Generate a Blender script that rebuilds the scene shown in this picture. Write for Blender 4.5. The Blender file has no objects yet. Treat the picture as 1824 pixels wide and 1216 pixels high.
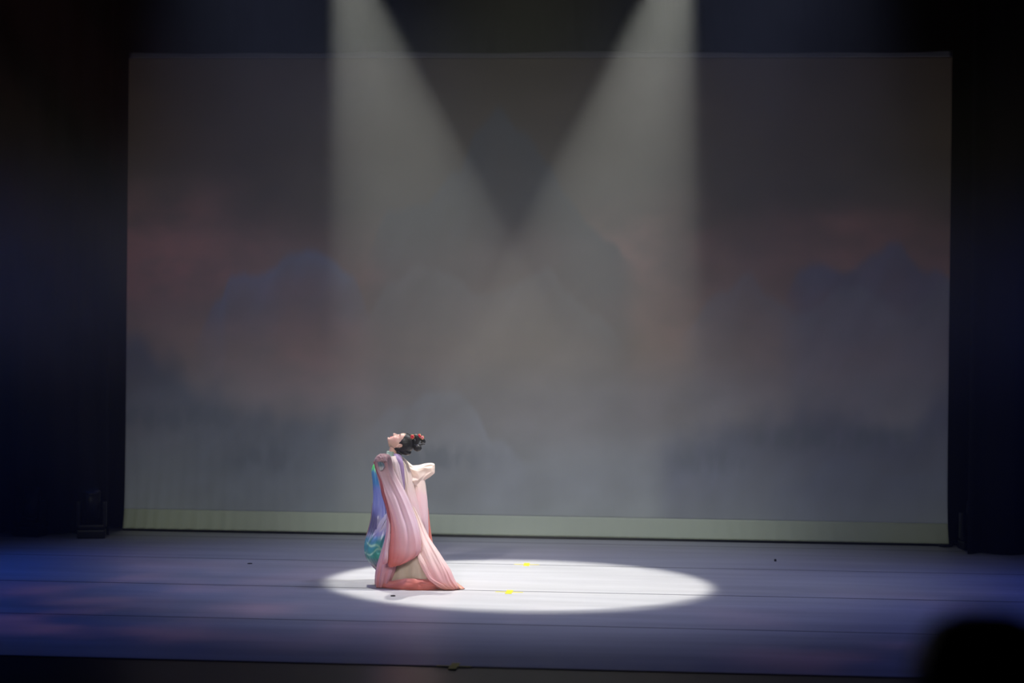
import bpy, bmesh, math, random
import numpy as np
from mathutils import Vector, Matrix, noise

random.seed(4)
SC = bpy.context.scene
COL = bpy.context.collection
R = math.radians

# ------------------------------------------------------------------ camera
F = 3400.0                                   # focal length in pixels of the 1824 px wide frame
CAM = Vector((1.589, -18.0, 2.4987))
yaw, pit, rol = 0.0807, 0.0085, 0.0101
fw = Vector((-math.sin(yaw)*math.cos(pit), math.cos(yaw)*math.cos(pit), -math.sin(pit)))
rt = Vector((math.cos(yaw), math.sin(yaw), 0))
up = rt.cross(fw)
rc = rt*math.cos(rol) + up*math.sin(rol)
uc = up*math.cos(rol) - rt*math.sin(rol)
cd = bpy.data.cameras.new('camera')
cam = bpy.data.objects.new('camera', cd); COL.objects.link(cam)
cam.matrix_world = Matrix(((rc.x, uc.x, -fw.x, CAM.x), (rc.y, uc.y, -fw.y, CAM.y), (rc.z, uc.z, -fw.z, CAM.z), (0, 0, 0, 1)))
cd.sensor_width = 36; cd.lens = F/1824*36
cd.clip_start = 0.1; cd.clip_end = 200
cd.dof.use_dof = True
cd.dof.focus_distance = 18.0
cd.dof.aperture_fstop = (cd.lens/1000)/0.066
SC.camera = cam

def P(px, py, Y):
    """world point on the vertical plane y = Y seen at that place of the photograph"""
    d = rc*((px-912)/F) + uc*(-(py-608)/F) + fw
    k = (Y-CAM.y)/d.y
    return CAM + d*k
def G(px, py, z=0.0):
    d = rc*((px-912)/F) + uc*(-(py-608)/F) + fw
    k = (z-CAM.z)/d.z
    return CAM + d*k
def proj(w):
    d = Vector(w)-CAM
    z = d.dot(fw)
    return 912+F*d.dot(rc)/z, 608-F*d.dot(uc)/z

# ------------------------------------------------------------------ world, exposure
SC.view_settings.view_transform = 'Standard'
SC.view_settings.look = 'None'
SC.view_settings.gamma = 1
SC.view_settings.use_curve_mapping = False
SC.view_settings.exposure = 0
W = bpy.data.worlds.new('world'); SC.world = W; W.use_nodes = True
W.node_tree.nodes['Background'].inputs[0].default_value = (0, 0, 0, 1)
SC.cycles.use_denoising = True
SC.cycles.max_bounces = 6
SC.cycles.diffuse_bounces = 3
SC.cycles.volume_bounces = 0
SC.cycles.volume_step_rate = 3
SC.cycles.sample_clamp_indirect = 4

def sl(c):
    c = c/255.0
    return c/12.92 if c <= 0.04045 else ((c+0.055)/1.055)**2.4
def rgb(r, g, b): return (sl(r), sl(g), sl(b))

# ------------------------------------------------------------------ stage lights
def spot(name, loc, aim, power, color, angle, blend=0.15, radius=0.06, gobo=None):
    l = bpy.data.lights.new(name, 'SPOT'); o = bpy.data.objects.new(name, l); COL.objects.link(o)
    l.energy = power; l.color = color; l.spot_size = angle; l.spot_blend = blend; l.shadow_soft_size = radius
    o.location = loc
    o.rotation_euler = (Vector(aim)-Vector(loc)).to_track_quat('-Z', 'Y').to_euler()
    if gobo:
        scale, c1, c2, lo, hi = gobo
        l.use_nodes = True; nt = l.node_tree; em = nt.nodes['Emission']
        tc = nt.nodes.new('ShaderNodeTexCoord'); nz = nt.nodes.new('ShaderNodeTexNoise')
        nz.inputs['Scale'].default_value = scale; nz.inputs['Detail'].default_value = 2
        rp = nt.nodes.new('ShaderNodeValToRGB')
        rp.color_ramp.elements[0].position = lo; rp.color_ramp.elements[1].position = hi
        rp.color_ramp.elements[0].color = (*c1, 1); rp.color_ramp.elements[1].color = (*c2, 1)
        nt.links.new(tc.outputs['Normal'], nz.inputs['Vector'])
        nt.links.new(nz.outputs['Fac'], rp.inputs['Fac']); nt.links.new(rp.outputs['Color'], em.inputs['Color'])
    return o
CL, CR = G(560, 1043), G(1277, 1048)          # the lit circle on the floor
CT, CB = G(940, 995), G(960, 1092)
CC = Vector(((CL.x+CR.x)/2, (CT.y+CB.y)/2, 0))
def beam(name, px, py, power, dy):
    s = P(px, py, CC.y+dy)
    a, b = (Vector((CL.x, CC.y, 0))-s).normalized(), (Vector((CR.x, CC.y, 0))-s).normalized()
    d = (a+b).normalized()
    return spot(name, s, s+d, power, (1.0, 0.985, 0.90), a.angle(b)*1.01, 0.16, 0.075)
BEAM_W = 2050
beam('spotlight_beam_left', 590, -160, BEAM_W, 1.7)
beam('spotlight_beam_right', 1232, -170, BEAM_W, -0.5)
# blue and violet washes from the wings and the front bars, plus added fill spots
spot('wash_left', (-8.5, 0.0, 4.4), (-3.6, -0.5, 0), 620, (0.03, 0.14, 1.0), R(84), 1.0, 0.2, (3.0, (0.4, 0.4, 0.4), (1, 1, 1), 0.3, 0.7))
spot('wash_right', (8.6, 0.0, 4.4), (4.2, -0.5, 0), 470, (0.04, 0.11, 1.0), R(84), 1.0, 0.2, (3.0, (0.4, 0.4, 0.4), (1, 1, 1), 0.3, 0.7))
for x_ in (-2.9, 3.1):
    spot('wash_centre', (x_, -0.6, 8.2), (0.35+x_*0.2, 0.6, 0), 700, (0.50, 0.56, 0.96), R(62), 1.0, 0.2, (4.0, (0.6, 0.6, 0.7), (1, 1, 1), 0.3, 0.7))
for x_, w_ in ((-3.3, 1900), (0.2, 3000), (3.7, 900)):
    spot('front_fill', (x_, -16.0, 7.0), (x_, 4.3, 0.3), w_, (0.97, 1.0, 0.84), R(18.5 if abs(x_) < 1 else 13.0), 1.0, 0.3)  # front spots added to lighten the screen and its hem
spot('dancer_fill', (-4.0, -15.5, 8.4), (-0.85, 0.1, 0.75), 5200, (1.0, 0.91, 0.98), R(7.5), 1.0, 0.25)  # narrow front spot added to brighten the dancer
spot('gobo_pink', (-5.4, -7.5, 8.6), (-1.9, -0.2, 0), 880, (1.0, 0.42, 0.45), R(36), 1.0, 0.12, (11, (0, 0, 0), (1, 1, 1), 0.47, 0.72))
spot('gobo_pink', (6.2, -7.5, 8.6), (2.8, -1.3, 0), 420, (1.0, 0.42, 0.55), R(32), 1.0, 0.12, (10, (0, 0, 0), (1, 1, 1), 0.50, 0.75))

spot('haze_fill', (0.3, 0.3, 8.3), (0.3, 1.3, 0), 330, (1.0, 0.98, 0.86), R(62), 1.0, 0.3)  # overhead spot added to brighten the haze between the beams

# ------------------------------------------------------------------ materials
def mat(name, color=None, rough=0.6, metal=0.0, spec=0.5, attr=None, sheen=0, trans=0, bump=None, emit=None):
    m = bpy.data.materials.new(name); m.use_nodes = True
    nt = m.node_tree; b = nt.nodes['Principled BSDF']; out = nt.nodes['Material Output']
    b.inputs['Roughness'].default_value = rough; b.inputs['Metallic'].default_value = metal
    b.inputs['Specular IOR Level'].default_value = spec
    if sheen: b.inputs['Sheen Weight'].default_value = sheen
    if color: b.inputs['Base Color'].default_value = (*color, 1)
    at = None
    if attr:
        at = nt.nodes.new('ShaderNodeAttribute'); at.attribute_name = attr
        nt.links.new(at.outputs['Color'], b.inputs['Base Color'])
    if trans:
        t = nt.nodes.new('ShaderNodeBsdfTranslucent'); mx = nt.nodes.new('ShaderNodeMixShader')
        mx.inputs[0].default_value = trans
        if at: nt.links.new(at.outputs['Color'], t.inputs['Color'])
        else: t.inputs['Color'].default_value = (*color, 1)
        nt.links.new(b.outputs[0], mx.inputs[1]); nt.links.new(t.outputs[0], mx.inputs[2])
        nt.links.new(mx.outputs[0], out.inputs['Surface'])
    if bump:
        tc = nt.nodes.new('ShaderNodeTexCoord'); mp = nt.nodes.new('ShaderNodeMapping')
        nz = nt.nodes.new('ShaderNodeTexNoise'); bp = nt.nodes.new('ShaderNodeBump')
        mp.inputs['Scale'].default_value = bump[0]; nz.inputs['Scale'].default_value = 1
        bp.inputs['Strength'].default_value = bump[1]; bp.inputs['Distance'].default_value = bump[2]
        nt.links.new(tc.outputs['Object'], mp.inputs[0]); nt.links.new(mp.outputs[0], nz.inputs['Vector'])
        nt.links.new(nz.outputs['Fac'], bp.inputs['Height']); nt.links.new(bp.outputs[0], b.inputs['Normal'])
    return m

M = {}
M['black_cloth'] = mat('black_cloth', (0.006, 0.006, 0.008), 0.95, spec=0.15, bump=((9, 9, 1.2), 0.3, 0.03))
M['black_wall'] = mat('black_wall', (0.010, 0.010, 0.011), 0.9, spec=0.2, bump=((3, 3, 3), 0.2, 0.02))
M['black_plastic'] = mat('black_plastic', (0.006, 0.006, 0.008), 0.42, spec=0.25, bump=((60, 60, 60), 0.1, 0.002))
M['black_metal'] = mat('black_metal', (0.02, 0.02, 0.022), 0.4, 0.6, bump=((80, 80, 80), 0.1, 0.001))
M['lens_glass'] = mat('lens_glass', (0.02, 0.03, 0.08), 0.05, 0.2, 0.9, bump=((30, 30, 30), 0.02, 0.001))
M['yellow_tape'] = mat('yellow_tape', (0.85, 0.72, 0.02), 0.5, bump=((90, 90, 90), 0.2, 0.001))
M['hair'] = mat('hair', (0.010, 0.008, 0.008), 0.42, spec=0.5, bump=((260, 260, 60), 0.6, 0.002))
M['skin'] = mat('skin', None, 0.45, spec=0.4, attr='Col')
M['cloth'] = mat('robe_silk', None, 0.55, spec=0.35, attr='Col', sheen=0.25, trans=0.32)
M['satin'] = mat('dress_satin', None, 0.33, spec=0.6, attr='Col', sheen=0.1, trans=0.10)
M['red_gem'] = mat('red_petal', (0.75, 0.02, 0.05), 0.3, spec=0.6, bump=((200, 200, 200), 0.3, 0.001))
M['pink_petal'] = mat('pink_petal', (0.9, 0.25, 0.32), 0.4, bump=((200, 200, 200), 0.3, 0.001))
M['gold'] = mat('gold_wire', (0.8, 0.5, 0.15), 0.3, 0.9, bump=((200, 200, 200), 0.1, 0.001))
M['seat_fabric'] = mat('seat_fabric', (0.03, 0.006, 0.008), 0.9, bump=((120, 120, 120), 0.3, 0.002))
M['dark_coat'] = mat('dark_coat', (0.012, 0.012, 0.016), 0.9, bump=((70, 70, 70), 0.3, 0.003))
M['trouser'] = mat('dark_trouser', (0.014, 0.014, 0.02), 0.9, bump=((90, 90, 90), 0.3, 0.003))

def floor_mat():
    m = bpy.data.materials.new('grey_dance_floor'); m.use_nodes = True
    nt = m.node_tree; b = nt.nodes['Principled BSDF']; L = nt.links.new
    geo = nt.nodes.new('ShaderNodeNewGeometry'); sep = nt.nodes.new('ShaderNodeSeparateXYZ')
    L(geo.outputs['Position'], sep.inputs[0])
    def math_(op, a, bb=None, c=None):
        n = nt.nodes.new('ShaderNodeMath'); n.operation = op
        for i, v in enumerate((a, bb, c)):
            if v is None: continue
            if isinstance(v, (int, float)): n.inputs[i].default_value = v
            else: L(v, n.inputs[i])
        return n.outputs[0]
    # seams between the 2 m wide rolls
    ph = math_('ADD', sep.outputs['Y'], -1.872+40.0)
    fr = math_('MODULO', ph, 2.0)
    d = math_('ABSOLUTE', math_('SUBTRACT', fr, 1.0))
    d = math_('SUBTRACT', 1.0, d)                    # distance to the nearest seam
    tape = math_('LESS_THAN', d, 0.021)
    sc = nt.nodes.new('ShaderNodeTexNoise'); mp = nt.nodes.new('ShaderNodeMapping')
    mp.inputs['Scale'].default_value = (0.35, 2.6, 1); L(geo.outputs['Position'], mp.inputs[0]); L(mp.outputs[0], sc.inputs['Vector'])
    sc.inputs['Scale'].default_value = 1.3; sc.inputs['Detail'].default_value = 5
    r1 = nt.nodes.new('ShaderNodeValToRGB')
    r1.color_ramp.elements[0].color = (0.44, 0.44, 0.45, 1); r1.color_ramp.elements[1].color = (0.56, 0.56, 0.57, 1)
    r1.color_ramp.elements[0].position = 0.3; r1.color_ramp.elements[1].position = 0.7
    L(sc.outputs['Fac'], r1.inputs[0])
    mx = nt.nodes.new('ShaderNodeMix'); mx.data_type = 'RGBA'
    L(tape, mx.inputs[0]); L(r1.outputs[0], mx.inputs[6]); mx.inputs[7].default_value = (0.17, 0.17, 0.19, 1)
    L(mx.outputs[2], b.inputs['Base Color'])
    b.inputs['Roughness'].default_value = 0.48
    b.inputs['Specular IOR Level'].default_value = 0.3
    return m
M['floor'] = floor_mat()
M['apron'] = mat('black_boards', (0.006, 0.0055, 0.005), 0.38, spec=0.32, bump=((2, 40, 40), 0.15, 0.003))
M['carpet'] = mat('dark_carpet', (0.008, 0.007, 0.007), 0.95, bump=((200, 200, 200), 0.4, 0.004))

# ------------------------------------------------------------------ object helpers
def tag(o, label=None, cat=None, group=None, kind=None):
    if label: o['label'] = label
    if cat: o['category'] = cat
    if group: o['group'] = group
    if kind: o['kind'] = kind
    return o
def link(name, me, m, parent=None, smooth=True):
    o = bpy.data.objects.new(name, me); COL.objects.link(o)
    if m: me.materials.append(m)
    if smooth:
        me.polygons.foreach_set('use_smooth', [True]*len(me.polygons))
    if parent:
        o.parent = parent
        o.matrix_parent_inverse = Matrix.Translation(-parent.location) if parent.type == 'EMPTY' else Matrix.Identity(4)
    return o
def empty(name, loc):
    o = bpy.data.objects.new(name, None); COL.objects.link(o); o.location = loc; o.empty_display_size = 0.1
    return o
def mesh(name, vs, fs, cols=None):
    me = bpy.data.meshes.new(name); me.from_pydata([tuple(v) for v in vs], [], fs); me.update()
    if cols is not None:
        a = me.color_attributes.new('Col', 'FLOAT_COLOR', 'POINT')
        a.data.foreach_set('color', np.array([(*c, 1.0) for c in cols], dtype=np.float32).ravel())
    return me
def bm_obj(name, bm, m, parent=None, smooth=False):
    me = bpy.data.meshes.new(name); bmesh.ops.recalc_face_normals(bm, faces=bm.faces); bm.to_mesh(me); bm.free()
    return link(name, me, m, parent, smooth)
def box(bm, x0, x1, y0, y1, z0, z1, bev=0.0):
    r = bmesh.ops.create_cube(bm, size=1.0)
    for v in r['verts']:
        v.co = Vector(((x0+x1)/2+v.co.x*(x1-x0), (y0+y1)/2+v.co.y*(y1-y0), (z0+z1)/2+v.co.z*(z1-z0)))
    if bev:
        es = list({e for v in r['verts'] for e in v.link_edges})
        bmesh.ops.bevel(bm, geom=es, offset=bev, segments=2, profile=0.7, affect='EDGES')
def tube(bm, pts, rad, n=8, caps=True):
    pts = [Vector(p) for p in pts]; rings = []
    rr = rad if isinstance(rad, (list, tuple)) else [rad]*len(pts)
    t0 = (pts[1]-pts[0]).normalized(); a = t0.orthogonal().normalized()
    for i, p in enumerate(pts):
        t = (pts[min(i+1, len(pts)-1)]-pts[max(i-1, 0)]).normalized()
        a = (a-t*a.dot(t)).normalized(); b = t.cross(a)
        rings.append([bm.verts.new(p+(a*math.cos(2*math.pi*k/n)+b*math.sin(2*math.pi*k/n))*rr[i]) for k in range(n)])
    for i in range(len(rings)-1):
        for k in range(n):
            bm.faces.new((rings[i][k], rings[i][(k+1) % n], rings[i+1][(k+1) % n], rings[i+1][k]))
    if caps:
        bm.faces.new(rings[0][::-1]); bm.faces.new(rings[-1])
def crom(vals, t):
    """Catmull-Rom through rows of numbers, t in 0..1"""
    n = len(vals)-1; x = min(max(t, 0), 1)*n; i = min(int(x), n-1); f = x-i
    p1, p2 = np.array(vals[i], float), np.array(vals[i+1], float)
    p0 = np.array(vals[i-1], float) if i > 0 else 2*p1-p2
    p3 = np.array(vals[i+2], float) if i+2 <= n else 2*p2-p1
    return 0.5*((2*p1)+(-p0+p2)*f+(2*p0-5*p1+4*p2-p3)*f*f+(-p0+3*p1-3*p2+p3)*f**3)

# ------------------------------------------------------------------ the setting
BY = 4.341                                    # backdrop plane
def struct(name, bm, m):
    return tag(bm_obj(name, bm, m), kind='structure')
bm = bmesh.new(); box(bm, -9, 9, -4.128, 6.0, -0.02, 0.0); tag(struct('floor', bm, M['floor']), 'grey dance floor in long seamed rolls across the stage')
bm = bmesh.new(); box(bm, -9, 9, -5.9, -4.128, -0.03, -0.006); box(bm, -9, 9, -5.9, 6.0, -1.0, -0.03)
tag(struct('floor_apron', bm, M['apron']), 'bare black boards of the stage edge in front of the dance floor')
bm = bmesh.new(); box(bm, -9, 9, -13.4, -5.9, -1.1, -1.0); box(bm, -9, 9, -16.4, -13.4, -1.1, 0.70); box(bm, -9, 9, -21, -16.4, -1.1, 1.30)
struct('floor_auditorium', bm, M['carpet'])
bm = bmesh.new(); box(bm, -9.2, 9.2, 6.0, 6.2, -1.1, 9); struct('wall_back', bm, M['black_wall'])
bm = bmesh.new(); box(bm, -9.2, -9.0, -21, 6.0, -1.1, 9); struct('wall_left', bm, M['black_wall'])
bm = bmesh.new(); box(bm, 9.0, 9.2, -21, 6.0, -1.1, 9); struct('wall_right', bm, M['black_wall'])
bm = bmesh.new(); box(bm, -9.2, 9.2, -21.2, -21, -1.1, 9); struct('wall_front', bm, M['black_wall'])
bm = bmesh.new(); box(bm, -9.2, 9.2, -21.2, 6.2, 9, 9.1); struct('ceiling', bm, M['black_wall'])

# pleated black masking cloths
def drape(name, x0, x1, y, z0, z1, pleat, amp, label, cat, group=None, seed=0, thick=0.012):
    nx = int((x1-x0)/pleat*10); nz = 14; vs = []; fs = []
    for s in (0, 1):
        for j in range(nz+1):
            z = z0+(z1-z0)*j/nz
            for i in range(nx+1):
                x = x0+(x1-x0)*i/nx
                w = noise.noise(Vector((x*1.7+seed, seed, z*0.15)))
                dy = amp*math.sin((x/pleat+0.8*w)*2*math.pi)*(0.55+0.45*(1-j/nz))
                vs.append((x, y+dy+s*thick, z))
    k = (nx+1)*(nz+1)
    for j in range(nz):
        for i in range(nx):
            a = j*(nx+1)+i
            fs.append((a, a+1, a+nx+2, a+nx+1)); fs.append((k+a, k+a+nx+1, k+a+nx+2, k+a+1))
    for j in range(nz):
        a = j*(nx+1); fs.append((a, a+nx+1, k+a+nx+1, k+a)); a += nx; fs.append((a, k+a, k+a+nx+1, a+nx+1))
    o = link(name, mesh(name, vs, fs), M['black_cloth'])
    return tag(o, label, cat, group)
LX = P(222, 700, BY-0.60).x; RX = P(1691, 700, BY-0.60).x
drape('stage_curtain', -9.0, LX-0.19, BY-0.52, 0.01, 8.2, 0.42, 0.07, 'tall black leg curtain hanging left of the projection screen', 'curtain', 'black masking curtains', 3)
drape('stage_curtain', RX+0.19, 9.0, BY-0.75, 0.01, 8.2, 0.42, 0.07, 'tall black leg curtain hanging right of the projection screen', 'curtain', 'black masking curtains', 8)
zt = P(900, 92, BY-0.3).z
drape('backdrop_curtain', -9.0, 9.0, BY+0.30, 0.01, 8.6, 0.5, 0.04, 'wide black cloth hanging close behind the projection screen, visible above its top edge', 'curtain', None, 5)

# ------------------------------------------------------------------ projection screen
scr = empty('projection_screen', (0, BY, 0.0))
tag(scr, 'large dim fabric screen with a projected misty mountain landscape behind the dancer', 'screen')
x0s, x1s = -4.838, 4.838; ztop, zh1, zh0 = 5.701, 5.635, 0.262; zbot = 0.026
def wrinkle(x, z):
    u = (x-x0s)
    k = math.exp(-max(z-0.0, 0)/0.55)*(0.25+0.75*math.exp(-(u/1.9)**2))
    w = noise.noise(Vector((x*1.1, 2.0, z*0.5)))
    f = math.sin((x*6.2+1.5*w+0.35*z)*2*math.pi)*0.010+noise.noise(Vector((x*9, 7.0, z*1.1)))*0.016
    return f*k+noise.noise(Vector((x*0.7, 1, z*0.4)))*0.008
def fbm(x, y, s, seed, oct=4):
    v = 0; a = 1; t = 0
    for k in range(oct):
        v += a*noise.noise(Vector((x*s*2**k, y*s*2**k, seed+k*7.3))); t += a; a *= 0.5
    return v/t
def sm(a, b, x):
    t = min(max((x-a)/(b-a), 0), 1); return t*t*(3-2*t)
def mix(a, b, t): return tuple(a[i]*(1-t)+b[i]*t for i in range(3))
def ridge(px, pts, seed, rough=10):
    for i in range(len(pts)-1):
        if pts[i][0] <= px <= pts[i+1][0]:
            t = (px-pts[i][0])/(pts[i+1][0]-pts[i][0]); t = t*t*(3-2*t)
            return pts[i][1]*(1-t)+pts[i+1][1]*t+rough*fbm(px, 0, 0.02, seed)
    return 9999
LAYERS = [  # far to near: ridge line, colour of the painted slope, strength, how far the mist takes to swallow it
    ([(640, 470), (700, 370), (760, 360), (815, 300), (850, 230), (890, 196), (930, 225), (975, 290), (1010, 350), (1080, 430), (1150, 480)], (0.0092, 0.0115, 0.015), 0.9, 240, 3),
    ([(340, 610), (392, 527), (412, 494), (470, 482), (515, 456), (548, 443), (582, 458), (625, 492), (670, 570)], (0.024, 0.030, 0.050), 0.9, 62, 11),
    ([(1380, 560), (1430, 470), (1500, 480), (1560, 452), (1600, 430), (1650, 480), (1700, 500)], (0.015, 0.018, 0.032), 0.8, 260, 17),
    ([(620, 640), (650, 560), (700, 500), (760, 470), (860, 520), (940, 495), (975, 480), (1010, 515), (1060, 560), (1130, 620)], (0.034, 0.035, 0.038), 0.4, 110, 23),
    ([(1200, 600), (1290, 520), (1330, 485), (1370, 520), (1420, 560), (1500, 510), (1530, 505), (1600, 560), (1700, 500)], (0.030, 0.032, 0.040), 0.5, 140, 29),
    ([(200, 585), (240, 595), (300, 640), (360, 690), (430, 720), (520, 745), (600, 720), (640, 760)], (0.012, 0.016, 0.025), 0.85, 280, 31),
    ([(640, 760), (720, 720), (780, 690), (840, 720), (880, 780), (960, 830)], (0.036, 0.040, 0.050), 0.5, 120, 37),
    ([(1150, 800), (1260, 770), (1340, 745), (1440, 730), (1520, 735), (1600, 770), (1700, 700)], (0.011, 0.013, 0.024), 0.85, 220, 41),
    ([(1340, 900), (1420, 850), (1500, 820), (1600, 850), (1700, 830)], (0.020, 0.024, 0.036), 0.5, 80, 43),
]
def picture(px, py):
    n = fbm(px, py, 0.004, 50); n2 = fbm(px, py*1.6, 0.012, 60)
    sky = [(90, (0.0075, 0.0050, 0.0037)), (250, (0.0115, 0.0085, 0.0060)), (360, (0.014, 0.0115, 0.0095)), (470, (0.030, 0.020, 0.018)),
           (600, (0.036, 0.027, 0.024)), (720, (0.030, 0.028, 0.032)), (850, (0.030, 0.033, 0.038)), (960, (0.035, 0.040, 0.040))]
    c = sky[-1][1]
    for i in range(len(sky)-1):
        if py < sky[i+1][0]:
            c = mix(sky[i][1], sky[i+1][1], sm(sky[i][0], sky[i+1][0], py)); break
    def blob(x, y, rx, ry): return math.exp(-((px-x)/rx)**2-((py-y-40*n)/ry)**2)
    red = 1.15*blob(240, 450, 190, 90)+0.3*blob(560, 600, 170, 110)+0.45*blob(1140, 430, 140, 60)+0.22*blob(1160, 560, 110, 80)+0.5*blob(1560, 430, 140, 60)+0.3*blob(1500, 600, 120, 120)+0.3*blob(700, 480, 100, 40)
    c = mix(c, (0.055, 0.026, 0.024), min(1, red*(0.8+1.3*n2)))
    c = tuple(v*(1+0.35*n+0.25*n2) for v in c)
    for pts, colr, st, fade, seed in LAYERS:
        ry = ridge(px, pts, seed, 26)
        if ry < 9000:
            ex = min(px-pts[0][0], pts[-1][0]-px)
            ed = sm(0, 60, ex) if pts[-1][0] < 1690 and pts[0][0] > 210 else (sm(0, 60, px-pts[0][0]) if pts[0][0] > 210 else sm(0, 60, pts[-1][0]-px))
            d = py-ry
            so = 3.2 if seed in (31, 41) else 1.0
            k = st*ed*sm(-9*so, 14*so, d+(28*fbm(px, py, 0.018, seed+5) if so > 1 else 0))*math.exp(-max(d, 0)/fade)
            tex = 1+0.5*fbm(px+d*0.5, py*0.5, 0.02, seed+2)
            c = mix(c, tuple(v*tex for v in colr), min(max(k, 0), 1))
    # little groves and shore lines
    for gx, gy, gw, s in ((300, 745, 110, 4), (760, 815, 90, 5), (1480, 780, 160, 6), (470, 815, 70, 7), (160+1100, 820, 60, 8)):
        k = math.exp(-((px-gx)/gw)**2-((py-gy)/22)**2)*max(0, 0.5+1.6*fbm(px, py*0.4, 0.05, s))
        c = mix(c, (0.012, 0.015, 0.022), min(0.7, 1.3*k))
    return c
def screen_part(name, z0, z1, nz, nx, m, colf=None, wave=0.0, sag=0.0):
    vs = []; cols = []; fs = []
    for j in range(nz+1):
        for i in range(nx+1):
            x = x0s+(x1s-x0s)*i/nx; z = z0+(z1-z0)*j/nz
            zz = z+(wave*noise.noise(Vector((x*0.9, 5, 0)))*(j/nz) if wave else 0)
            xx = x*(1+0.006*math.exp(-z/0.25))
            vs.append((xx, BY+wrinkle(x, z), zz))
            cols.append(colf(*proj((x, BY, z))) if colf else (1, 1, 1))
    for j in range(nz):
        for i in range(nx):
            a = j*(nx+1)+i; fs.append((a, a+1, a+nx+2, a+nx+1))
    o = link(name, mesh(name, vs, fs, cols), m, scr)
    s = o.modifiers.new('thickness', 'SOLIDIFY'); s.thickness = 0.004; s.offset = -1
    return o
def screen_mat():
    m = bpy.data.materials.new('projection_cloth'); m.use_nodes = True
    nt = m.node_tree; b = nt.nodes['Principled BSDF']
    a = nt.nodes.new('ShaderNodeAttribute'); a.attribute_name = 'Col'
    sc_ = nt.nodes.new('ShaderNodeVectorMath'); sc_.operation = 'SCALE'; sc_.inputs['Scale'].default_value = 14.0
    nt.links.new(a.outputs['Color'], sc_.inputs[0])
    mx = nt.nodes.new('ShaderNodeMix'); mx.data_type = 'RGBA'; mx.inputs[0].default_value = 0.65
    mx.inputs[6].default_value = (0.52, 0.50, 0.38, 1); nt.links.new(sc_.outputs[0], mx.inputs[7]); nt.links.new(mx.outputs[2], b.inputs['Base Color']); b.inputs['Roughness'].default_value = 0.9
    b.inputs['Specular IOR Level'].default_value = 0.1
    nt.links.new(a.outputs['Color'], b.inputs['Emission Color']); b.inputs['Emission Strength'].default_value = SCR_E
    return m
SCR_E = 0.8
M['screen'] = screen_mat()
M['hem'] = mat('screen_hem', (0.74, 0.82, 0.64), 0.9, spec=0.1, bump=((20, 20, 20), 0.1, 0.002))
M['hem_top'] = mat('screen_top_hem', (0.30, 0.30, 0.30), 0.9, spec=0.1, bump=((20, 20, 20), 0.1, 0.002))
screen_part('screen_cloth', zh0, zh1, 260, 460, M['screen'], picture)
o = screen_part('bottom_hem', zbot, zh0, 10, 460, M['hem']); o['label'] = 'pale bottom hem of the screen'
o = screen_part('top_hem', zh1, ztop, 4, 200, M['hem_top'], wave=0.03); o['label'] = 'grey top hem of the screen'
bm = bmesh.new(); tube(bm, [(x0s-0.02, BY-0.005, 0.014), (x1s+0.04, BY-0.005, 0.014)], 0.012, 10)
bm_obj('bottom_pipe', bm, M['black_metal'], scr, True)['label'] = 'black pipe along the bottom hem'

# cable coil by the right foot of the screen
bm = bmesh.new(); pts = []
base = G(1684, 968)
for i in range(90):
    a = i/90*2*math.pi*2.3
    pts.append((base.x+0.02+0.085*math.cos(a)-0.0009*i, base.y-0.24+0.13*math.sin(a)-0.001*i, 0.012+0.018*(1+math.sin(a*0.5))*(i/90)+0.05*math.exp(-((i-40)/9)**2)))
tube(bm, pts, 0.009, 8)
tag(bm_obj('cable', bm, M['black_plastic'], smooth=True), 'loose loop of black cable on the floor at the right foot of the screen', 'cable')

# small marks and bits on the floor
def tape_mark(px, py, ang, label, z=0.0):
    c = G(px, py, z)
    bm = bmesh.new()
    for (w, h, top) in ((0.13, 0.030, 0.0012), (0.030, 0.24, 0.0022)):
        vs = [bm.verts.new((sx*w, sy*h/2*1.0, zz)) for zz in (0, top) for sx, sy in ((-1, -1), (1, -1), (1, 1), (-1, 1))]
        for f in ((0, 1, 2, 3), (4, 7, 6, 5), (0, 4, 5, 1), (1, 5, 6, 2), (2, 6, 7, 3), (3, 7, 4, 0)): bm.faces.new([vs[i] for i in f])
    o = bm_obj('tape_mark', bm, M['yellow_tape']); o.location = (c.x, c.y, z+0.0005); o.rotation_euler.z = ang
    tag(o, label, 'tape mark', 'yellow centre line tape marks')
tape_mark(938, 1005.2, 0.05, 'small yellow tape cross on the farthest floor seam inside the lit circle')
tape_mark(907, 1054.2, 0.0, 'small yellow tape cross on the seam beside the train of the pink robe')
tape_mark(808.5, 1186.2, -0.03, 'dim yellow tape cross on the black front edge of the dance floor')
def bit(name, px, py, rx, ry, h, label, cat, m='black_plastic', rot=0):
    c = G(px, py); bm = bmesh.new()
    bmesh.ops.create_cone(bm, cap_ends=True, segments=18, radius1=1, radius2=0.8, depth=1)
    for v in bm.verts: v.co = Vector((v.co.x*rx, v.co.y*ry, (v.co.z+0.5)*h))
    o = bm_obj(name, bm, M[m]); o.location = (c.x, c.y, 0.0005); o.rotation_euler.z = rot
    return tag(o, label, cat)
bit('floor_plug', 1381, 999, 0.013, 0.03, 0.020, 'tiny round black plug on the grey floor right of the lit circle', 'plug')
bit('tape_scrap', 445, 1003.5, 0.028, 0.03, 0.004, 'small black scrap of tape on the violet floor left of the dancer', 'tape scrap')
bit('hair_pin', 700, 1061.5, 0.024, 0.02, 0.008, 'small dark pin lying in the lit circle in front of the dancer', 'pin', 'black_metal', 0.35)

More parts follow.
